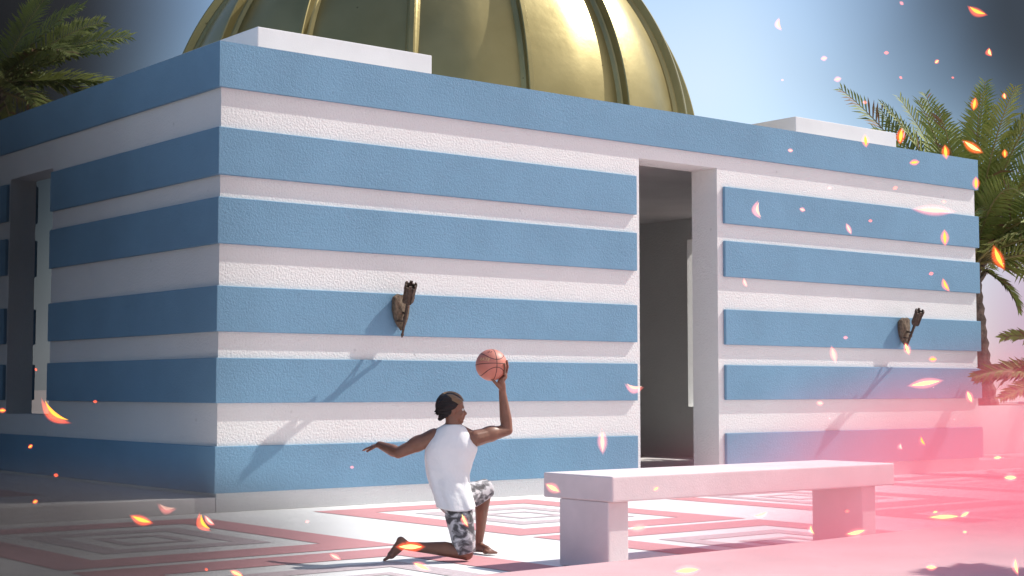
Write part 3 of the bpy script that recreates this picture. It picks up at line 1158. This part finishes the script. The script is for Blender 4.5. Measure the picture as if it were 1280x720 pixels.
# tank top: lofted sections, measured across the back
secs = [(530.5, 556.5, 575.5, 0.058), (533, 550, 581, 0.068), (537, 545.5, 585.0, 0.080), (542, 541.0, 588.5, 0.094), (549, 536.8, 592.5, 0.110),
        (556, 533.0, 596.5, 0.122), (563, 531.3, 597.6, 0.126), (570, 530.8, 594.6, 0.126), (578, 530.9, 591.0, 0.124), (588, 532.0, 588.4, 0.123),
        (598, 534.0, 587.0, 0.126), (608, 537.0, 588.0, 0.135), (618, 540.5, 590.3, 0.152), (627, 543.0, 592.3, 0.165), (635.5, 545.5, 594.0, 0.172)]
bm = bmesh.new()
rings = []
NS = 40
for (y, xl, xr, dp) in secs:
    wv = 0.125 - 0.02 * max(0, (y - 590) / 44)
    c = J((xl + xr) / 2, y, wv)
    hw = (xr - xl) / 2 * (KD + wv) / FPX
    rg = []
    for k in range(NS):
        t = 2 * math.pi * k / NS
        cx, sx = math.cos(t), math.sin(t)
        e = 0.86
        p = c + UH * (math.copysign(abs(cx) ** e, cx) * hw) + WH * (math.copysign(abs(sx) ** e, sx) * dp)
        if y > 570:                                  # loose cloth hangs in shallow folds
            k_ = (y - 570) / 64
            p += (p - c).normalized() * 0.007 * k_ * math.sin(t * 7 + y * 0.02) * (abs(sx) ** 0.5)
            p.z += 0.012 * k_ * math.sin(t * 2 + 1)
        if y < 545:
            p.z -= 0.0
        rg.append(bm.verts.new(p - PO))
    rings.append(rg)
for a, b in zip(rings, rings[1:]):
    for k in range(NS):
        bm.faces.new((a[k], a[(k + 1) % NS], b[(k + 1) % NS], b[k]))
bmesh.ops.recalc_face_normals(bm, faces=bm.faces[:])
shirt = mesh_obj('tank_top', bm, MAT['shirt'], person, True)
sm = shirt.modifiers.new('s', 'SUBSURF')
sm.levels = sm.render_levels = 2
bpy.context.view_layer.update()
me2 = bpy.data.meshes.new_from_object(shirt.evaluated_get(bpy.context.evaluated_depsgraph_get()))
shirt.modifiers.clear()
shirt.data = me2
zt, zb = J(565, 533, .1).z - PO.z, J(565, 635, .1).z - PO.z
for v in me2.vertices:                               # soft creases running down to the hem and across the waist
    q = v.co
    k_ = max(0.0, min(1.0, (zt - 0.12 - q.z) / (zt - zb)))
    du, dw = q.dot(UH), q.dot(WH)
    c1 = noise.noise(Vector((du * 16 + q.z * 7, dw * 16, q.z * 3.2)))
    c2 = noise.noise(Vector((du * 6 - q.z * 4, dw * 6, q.z * 17 + du * 7)))
    amp = 0.010 * c1 * (0.25 + k_) + 0.008 * c2 * max(0, 1 - abs(k_ - 0.55) * 2.2)
    v.co += v.normal * amp
for f in me2.polygons:
    f.use_smooth = True
so = shirt.modifiers.new('t', 'SOLIDIFY')
so.thickness = 0.004
so.offset = -1

# camouflage shorts
bm = bmesh.new()


def leg_cloth(bm, pts, radii, n=22, flat=0.0):
    tube(bm, pts, radii, n)


ell(bm, pelv - Z * 0.05, (ha, ha.cross(Z).normalized(), Z), (0.130, 0.105, 0.07), 4)
k1 = J(584.5, 690, 0.0)
leg_cloth(bm, [J(571, 631.5, 0.07), J(573.5, 643, 0.055), J(577, 660, 0.03), J(580, 678, 0.01), J(582.5, 692.5, 0.0)],
          [0.092, 0.110, 0.104, 0.094, 0.078])
ll = (kneeL - hipL).normalized()
leg_cloth(bm, [hipL, hipL.lerp(kneeL, 0.35), hipL.lerp(kneeL, 0.7), kneeL + ll * 0.02 + Z * 0.004], [0.115, 0.11, 0.096, 0.080])
for v in bm.verts:
    v.co += noise.noise_vector(v.co * 9) * 0.010
shorts = fuse('shorts', bm, 0.0075, 3, MAT['camo'], person, PO)

# ------------------------------------------------------------------ basketball
ball = tag(empty('basketball', ballc), 'salmon orange basketball resting on the raised hand of the kneeling man', 'ball')
bu = (Z * 0.97 + UH * -0.02 + WH * 0.1).normalized()     # seam frame
bf = (-WH * 0.93 + UH * 0.36)
bf = (bf - bu * bf.dot(bu)).normalized()
bs_ = bu.cross(bf).normalized()
bm = bmesh.new()
bmesh.ops.create_uvsphere(bm, u_segments=64, v_segments=40, radius=BR)
mesh_obj('skin_of_ball', bm, MAT['ball'], ball, True).name = 'rubber_cover'


def seam(pts):
    bm = bmesh.new()
    n = len(pts)
    rows = []
    for i, p in enumerate(pts):
        d = (pts[(i + 1) % n] - pts[i - 1]).normalized()
        nn = p.normalized()
        sd = d.cross(nn)
        rows.append([bm.verts.new(nn * (BR + h_) + sd * s_) for s_, h_ in ((-0.0030, -0.002), (-0.0022, 0.0009), (0.0022, 0.0009), (0.0030, -0.002))])
    for i in range(n):
        a, b = rows[i], rows[(i + 1) % n]
        for j in range(3):
            bm.faces.new((a[j], a[j + 1], b[j + 1], b[j]))
    mesh_obj('seam', bm, MAT['seam'], ball, True)


C = [2 * math.pi * k / 72 for k in range(72)]
seam([(bs_ * math.cos(t) + bf * math.sin(t)) * BR for t in C])
seam([(bu * math.cos(t) + bf * math.sin(t)) * BR for t in C])
for sg in (-1, 1):
    pts = []
    for t in C:                                     # the curved pair of seams
        q = bu * (0.62 * math.cos(t)) * 1.0 + bs_ * (0.80 * math.sin(t)) * 0 + bf * 0
        a = bu * sg * (0.52 + 0.30 * math.cos(2 * t)) + (bs_ * math.cos(t) + bf * math.sin(t)) * 0.86
        pts.append(a.normalized() * BR)
    seam(pts)


def print_on_ball(txt, size, lon, lat, roll, m):
    cu = bpy.data.curves.new('t', 'FONT')
    cu.body = txt
    cu.size = size
    cu.align_x = 'CENTER'
    cu.align_y = 'CENTER'
    o = bpy.data.objects.new('t', cu)
    COL.objects.link(o)
    dg = bpy.context.evaluated_depsgraph_get()
    me = bpy.data.meshes.new_from_object(o.evaluated_get(dg))
    bpy.data.objects.remove(o)
    bm = bmesh.new()
    bm.from_mesh(me)
    bpy.data.meshes.remove(me)
    bmesh.ops.subdivide_edges(bm, edges=bm.edges[:], cuts=1)
    cl, sl = math.cos(lat), math.sin(lat)
    tocam = -WH
    n = (tocam * math.cos(lon) + UH * math.sin(lon)) * cl + Z * sl
    ex = (UH * math.cos(lon) - tocam * math.sin(lon)).normalized()
    ey = n.cross(ex).normalized()
    if ey.z < 0:
        ey = -ey
    cr, sr = math.cos(roll), math.sin(roll)
    for v in bm.verts:
        x, y = v.co.x * cr - v.co.y * sr, v.co.x * sr + v.co.y * cr
        v.co = (n * BR + ex * x + ey * y).normalized() * (BR + 0.0012)
    mesh_obj('lettering', bm, m, ball)


print_on_ball('RATE', 0.040, R(-27), R(20), R(-4), MAT['print_gold'])
print_on_ball('01', 0.040, R(-8), R(54), R(-12), MAT['print_dark'])

# ------------------------------------------------------------------ smoke
def smoke(name, centre, radii, colour, density, label, nscale=0.5, absorb=None, aniso=0.0, soft=1.0, contrast=0.5):
    bm = bmesh.new()
    bmesh.ops.create_icosphere(bm, subdivisions=4, radius=1.0)
    for v in bm.verts:
        v.co = Vector((v.co.x * radii[0], v.co.y * radii[1], v.co.z * radii[2]))
        if v.co.z < -centre[2] + 0.004:
            v.co.z = -centre[2] + 0.004
    m = bpy.data.materials.new(name)
    m.use_nodes = True
    nt = m.node_tree
    nt.nodes.clear()
    o = nd(nt, 'ShaderNodeOutputMaterial')
    pv = nd(nt, 'ShaderNodeVolumePrincipled')
    pv.inputs['Color'].default_value = (*colour, 1)
    pv.inputs['Anisotropy'].default_value = aniso
    if absorb:
        pv.inputs['Absorption Color'].default_value = (*absorb, 1)
    tc = nd(nt, 'ShaderNodeTexCoord')
    sp = nd(nt, 'ShaderNodeVectorMath', operation='DIVIDE')
    sp.inputs[1].default_value = radii
    nt.links.new(tc.outputs['Object'], sp.inputs[0])
    ln = nd(nt, 'ShaderNodeVectorMath', operation='LENGTH')
    nt.links.new(sp.outputs[0], ln.inputs[0])
    mr = nd(nt, 'ShaderNodeMapRange', interpolation_type='SMOOTHERSTEP')
    mr.inputs[1].default_value = 1.0
    mr.inputs[2].default_value = 1.0 - soft
    mr.inputs[3].default_value = 0
    mr.inputs[4].default_value = 1
    nt.links.new(ln.outputs['Value'], mr.inputs[0])
    n = nd(nt, 'ShaderNodeTexNoise', i_Scale=nscale, i_Detail=3.0, i_Roughness=0.5)
    nt.links.new(tc.outputs['Object'], n.inputs['Vector'])
    nr = nd(nt, 'ShaderNodeMapRange')
    nr.inputs[1].default_value = 0.32
    nr.inputs[2].default_value = 0.68
    nr.inputs[3].default_value = 1 - contrast
    nr.inputs[4].default_value = 1 + contrast
    nt.links.new(n.outputs[0], nr.inputs[0])
    mu = nd(nt, 'ShaderNodeMath', operation='MULTIPLY')
    nt.links.new(mr.outputs[0], mu.inputs[0])
    nt.links.new(nr.outputs[0], mu.inputs[1])
    mu2 = nd(nt, 'ShaderNodeMath', operation='MULTIPLY')
    mu2.inputs[1].default_value = density
    nt.links.new(mu.outputs[0], mu2.inputs[0])
    nt.links.new(mu2.outputs[0], pv.inputs['Density'])
    nt.links.new(pv.outputs[0], o.inputs['Volume'])
    ob = mesh_obj(name, bm, m)
    ob.location = centre
    tag(ob, label, 'smoke', None, 'stuff')
    return ob


smoke('pink_smoke', (5.2, -8.6, -0.2), (8.2, 4.9, 2.15), (1.0, 0.29, 0.35), 0.42,
      'thin pink smoke drifting over the bench and the right end of the plaza', 0.45, absorb=(0.9, 0.04, 0.08), soft=0.95, contrast=0.85)
smoke('pink_smoke', tuple(at_depth(1300, 575, 16.0)), (4.4, 3.2, 1.55), (1.0, 0.22, 0.27), 0.28,
      'denser red pink smoke low at the right edge in front of the planter', 0.6, absorb=(0.9, 0.03, 0.05), soft=0.95, contrast=0.7)
smoke('edge_shade_smoke', (-5.3, -1.6, 2.2), (4.9, 5.5, 7.0), (0.004, 0.004, 0.004), 0.62,  # added absorbing volume, stands for the darkening towards the left edge
      'added dark volume shading the left edge in front of the left end wall', 0.35, soft=0.95)
smoke('edge_shade_smoke', tuple(at_depth(90, 690, 10.4)), (2.7, 2.4, 0.8), (0.09, 0.085, 0.09), 0.98,
      'low grey smoke lying over the paving in the left foreground', 0.9, soft=0.95)

# ------------------------------------------------------------------ glowing embers drifting through the air
# x, y, length in picture pixels, tilt (degrees, + falls to the right), bend, colour, label
EM = [
 (976,30,18,80,.25,'p','pale curved ember high in the blue sky right of the dome'),
 (1127,4,7,40,0,'p','tiny ember at the top edge of the sky between dome and corner'),
 (1222,13,28,28,.1,'r','long orange ember slanting high in the dark sky above the right palm'),
 (1108,66,7,0,0,'o','tiny golden spark in mid sky left of the right palm'),
 (1030,73,10,-12,0,'p','small pale ember in the blue sky above the right roof block'),
 (1047,99,11,-14,0,'p','pale pink ember just above the right roof block'),
 (978,100,4,0,0,'p','pale dot of light in the blue sky left of the right roof block'),
 (1126,97,5,30,0,'o','golden dot above the longest left leaf of the right palm'),
 (1171,77,8,-35,0,'o','small orange ember in the dark sky above the right palm crown'),
 (1238,65,12,75,.2,'o','small curved golden ember in the darkest part of the right sky'),
 (1191,97,4,20,0,'r','faint red dot just above the right palm crown'),
 (1256,120,9,80,.1,'o','small golden ember right of the right palm crown'),
 (1081,128,7,5,0,'p','tiny pale ember at the tip of the longest left palm leaf'),
 (1218,130,18,-80,0,'r','round red ember in front of the upper right palm leaves'),
 (1082,176,18,85,0,'r','upright red ember in front of the right roof block'),
 (1126,170,22,-83,0,'r','tall upright red ember by the right edge of the right roof block'),
 (1182,190,20,-95,0,'r','orange red ember standing just above the top edge of the blue fascia'),
 (1216,183,32,32,.05,'o','large bright orange ember slanting across the right palm leaves'),
 (1256,192,12,90,0,'r','small red ember on the dark drooping palm leaves at the right edge'),
 (988,188,8,5,0,'p','tiny pale ember on the blue fascia above the right wall'),
 (1143,203,15,-8,0,'r','small pink ember on the blue fascia near the right end'),
 (1220,229,18,90,0,'r','red ember at the far corner of the fascia'),
 (1119,235,7,-25,0,'o','tiny orange ember just under the fascia on the right wall'),
 (1180,252,6,10,0,'o','tiny golden ember above the long pink ember under the fascia'),
 (1167,263,58,3,0,'p','long level pink ember under the fascia near the far corner'),
 (1003,262,9,15,0,'p','tiny pale ember at the top of the uppermost blue band right of the doorway'),
 (1037,235,6,10,0,'p','tiny pale ember on the white band under the right fascia'),
 (950,262,25,82,.25,'p','curved pale ember on the uppermost blue band right of the doorway'),
 (1061,286,17,65,0,'p','oval pink ember on the uppermost blue band in the middle of the right wall'),
 (1088,276,6,0,0,'o','tiny spark above the uppermost blue band of the right wall'),
 (1181,297,22,88,0,'r','upright red ember on the uppermost blue band near the far corner'),
 (1249,322,36,68,.05,'r','large red and yellow ember in front of the hanging palm leaves'),
 (1164,342,7,-15,0,'o','tiny ember on the second blue band near the far corner'),
 (1183,356,20,65,.1,'r','pink ember on the second blue band near the far corner'),
 (932,353,13,70,.1,'p','small pink ember right of the doorway under the second blue band'),
 (1057,422,7,0,0,'p','tiny pale ember on the third blue band of the right wall'),
 (1042,443,24,75,0,'p','oval glowing ember left of the right torch on the white band'),
 (1134,436,18,72,0,'y','bright flame shaped ember under the right torch'),
 (1166,449,11,0,0,'r','small round pink ember right of the right torch'),
 (1157,479,54,-8,0,'y','long bright ember on the fourth blue band near the far corner'),
 (1212,496,18,70,0,'y','yellow ember under the long bright ember at the far corner'),
 (1025,504,10,5,0,'p','tiny pale ember under the fourth blue band of the right wall'),
 (1037,523,4,0,0,'p','pale dot above the right end of the bench'),
 (1193,524,4,0,0,'p','pale dot above the lowest blue band near the far corner'),
 (1154,551,14,65,.15,'r','small curved red ember on the lowest blue band near the far corner'),
 (1127,558,9,75,.3,'p','small crescent ember on the lowest blue band above the right end of the bench'),
 (1247,572,13,-5,0,'y','bright yellow ember at the foot of the planter'),
 (1263,597,22,0,0,'y','flat yellow ember low over the paving at the right edge'),
 (1206,643,17,-25,0,'y','brightest round yellow ember low over the paving right of the bench'),
 (1180,646,46,-3,0,'o','long streak of ember beside the brightest yellow one'),
 (1169,640,8,-10,0,'o','tiny ember above the long streak right of the bench'),
 (1206,665,8,0,0,'y','small yellow ember below the brightest one right of the bench'),
 (1164,709,18,3,0,'y','flat yellow ember low over the stone step near the right corner'),
 (1271,708,24,80,.1,'y','upright yellow ember over the stone step at the right edge'),
 (1016,662,15,68,.25,'y','crescent ember in front of the right bench leg'),
 (1070,665,30,-14,.05,'y','long pale yellow ember at the foot of the right bench leg'),
 (1059,639,6,0,0,'r','tiny red ember on the right bench leg'),
 (691,610,24,28,0,'y','yellow ember in front of the left end of the bench seat'),
 (820,611,9,-30,0,'o','tiny ember in front of the bench seat near its left end'),
 (798,660,28,-6,0,'p','long pale ember between the bench legs beside the left leg'),
 (951,642,22,-18,.1,'p','pale ember between the bench legs beside the right leg'),
 (859,713,38,-5,0,'y','long flat yellow ember over the stone step below the bench'),
 (793,481,26,10,.25,'p','curved orange ember at the left edge of the doorway'),
 (753,552,34,88,0,'p','upright glowing ember left of the doorway above the bench'),
 (71,513,50,40,.18,'r','largest curved orange ember below the slit window in the left end wall'),
 (3,513,10,0,0,'r','small red ember cut by the left edge below the slit window'),
 (38,558,8,-30,0,'r','tiny red ember on the lowest blue band of the left end wall'),
 (70,594,7,10,0,'o','tiny orange ember at the lower edge of the left end wall'),
 (44,627,9,-20,0,'r','tiny red ember above the left terrace'),
 (119,502,6,0,0,'o','tiny spark under the fourth blue band of the left end wall'),
 (45,462,5,50,0,'o','tiny spark inside the slit window'),
 (209,632,26,15,.25,'p','curved pink ember at the edge of the left terrace'),
 (177,649,32,20,.05,'r','slanting red ember below the edge of the left terrace'),
 (257,652,28,58,.25,'r','strong curved ember by the near corner of the pavilion'),
 (262,650,20,40,.1,'p','pink ember overlapping the strong curved one at the near corner'),
 (258,712,5,30,0,'o','tiny ember near the bottom edge at the left'),
 (296,717,20,25,0,'o','orange ember at the bottom edge left of the kneeling man'),
 (440,584,6,0,0,'p','tiny spark on the white base of the wall left of the kneeling man'),
 (384,652,6,-10,0,'p','faint spark low over the white paving left of the kneeling man'),
 (419,696,18,25,0,'p','small ember low over the pink paving behind the man\'s foot'),
 (513,683.5,40,2,0,'o','level streak of ember lying along the kneeling man\'s calf'),
 (581,650,22,62,.05,'y','bright ember in front of the man\'s camouflage shorts'),
 (527,708,28,22,0,'y','ember glowing low under the kneeling man\'s shin'),
]
ecol = {'r': ('ember_red', 'core_hot'), 'o': ('ember_red', 'core_yellow'), 'p': ('ember_pink', 'core_pale'), 'y': ('ember_pink', 'core_yellow')}
rng = random.Random(21)


def spindle(bm, ln, wd, bend, n=12, m=8):
    rows = []
    for i in range(n + 1):
        t = i / n
        x = (t - 0.5) * ln
        r = wd * math.sin(math.pi * (0.02 + 0.96 * t)) ** 1.1
        z = -bend * ln * (1 - (2 * t - 1) ** 2)
        rows.append([bm.verts.new((x, math.cos(a) * r * 0.6, z + math.sin(a) * r)) for a in (2 * math.pi * k / m for k in range(m))])
    for a, b in zip(rows, rows[1:]):
        for k in range(m):
            bm.faces.new((a[k], a[(k + 1) % m], b[(k + 1) % m], b[k]))
    bm.faces.new(rows[0][::-1])
    bm.faces.new(rows[-1])


def ember_gas(ln, wd, bend, kind):
    """glowing gas of the flame, thinning out towards its edge"""
    m = bpy.data.materials.new('ember_gas')
    m.use_nodes = True
    nt = m.node_tree
    nt.nodes.clear()
    o = nd(nt, 'ShaderNodeOutputMaterial')
    em = nd(nt, 'ShaderNodeEmission')
    em.inputs[0].default_value = (1.0, 0.10, 0.025, 1) if kind == 'ember_red' else (1.0, 0.20, 0.17, 1)
    tc = nd(nt, 'ShaderNodeTexCoord')
    sp = nd(nt, 'ShaderNodeSeparateXYZ')
    nt.links.new(tc.outputs['Object'], sp.inputs[0])

    def mth(op, a, b=None, c=None):
        n = nd(nt, 'ShaderNodeMath', operation=op)
        for k, v in enumerate((a, b, c)):
            if v is None:
                continue
            if isinstance(v, (int, float)):
                n.inputs[k].default_value = v
            else:
                nt.links.new(v, n.inputs[k])
        return n.outputs[0]
    u = mth('MULTIPLY', sp.outputs[0], 2 / ln)
    u2 = mth('MULTIPLY', u, u)
    zc = mth('MULTIPLY_ADD', mth('SUBTRACT', 1.0, u2), bend * ln, sp.outputs[2])
    zz = mth('DIVIDE', zc, wd)
    yy = mth('DIVIDE', sp.outputs[1], wd * 0.6)
    r2 = mth('ADD', mth('MULTIPLY', zz, zz), mth('MULTIPLY', yy, yy))
    den = mth('MULTIPLY', mth('SUBTRACT', 1.0, u2), mth('SUBTRACT', 1.0, u2))
    f = mth('MAXIMUM', mth('SUBTRACT', 1.0, mth('DIVIDE', r2, mth('MAXIMUM', den, 0.02))), 0.0)
    f = mth('MULTIPLY', mth('POWER', f, 1.5), (1.5 if kind == 'ember_red' else 1.1) / (wd * 0.6))
    nt.links.new(f, em.inputs[1])
    nt.links.new(em.outputs[0], o.inputs['Volume'])
    return m


for (x, y, ln, tilt, bend, c, label) in EM:
    d = rng.uniform(8.2, 10.8)
    r_ = ray(x, y)
    if r_.z < -1e-4:                                # stay above the paving and the step
        d = min(d, 0.90 * (0.15 - CAM.z) / r_.z)
    pos = CAM + r_ * d
    m_ = ln / FPX * d
    wd = m_ * (0.24 if ln > 12 else 0.42)
    if c in 'ry' and 12 < ln < 26 and not bend:
        wd *= 1.35
    if ln > 40:
        wd *= 0.62
    m0, m1 = ecol[c]
    bm = bmesh.new()
    spindle(bm, m_, wd, bend)
    o = mesh_obj('ember', bm, ember_gas(m_, wd, bend, m0), None, True)
    o.location = pos
    yaw = YAW + rng.uniform(-0.35, 0.35)
    o.rotation_euler = Matrix((Vector((math.cos(yaw), -math.sin(yaw), 0)), Vector((math.sin(yaw), math.cos(yaw), 0)), Vector((0, 0, 1)))).transposed().to_3x3().to_4x4().to_euler()
    o.rotation_euler = (Matrix.Rotation(-yaw, 3, 'Z') @ Matrix.Rotation(R(tilt), 3, 'Y')).to_euler()
    tag(o, label, 'ember', 'glowing embers drifting through the air')
    if ln >= 8:
        bm = bmesh.new()
        spindle(bm, m_ * 0.74, wd * 0.30, bend * 0.75)
        k = mesh_obj('core', bm, MAT[m1], o, True)


# ------------------------------------------------------------------ render settings
cy = sc.cycles
cy.use_denoising = True
cy.max_bounces = 8
cy.diffuse_bounces = 4
cy.transparent_max_bounces = 16
cy.volume_bounces = 4
cy.sample_clamp_indirect = 6
cy.use_adaptive_sampling = True
cy.adaptive_threshold = 0.02
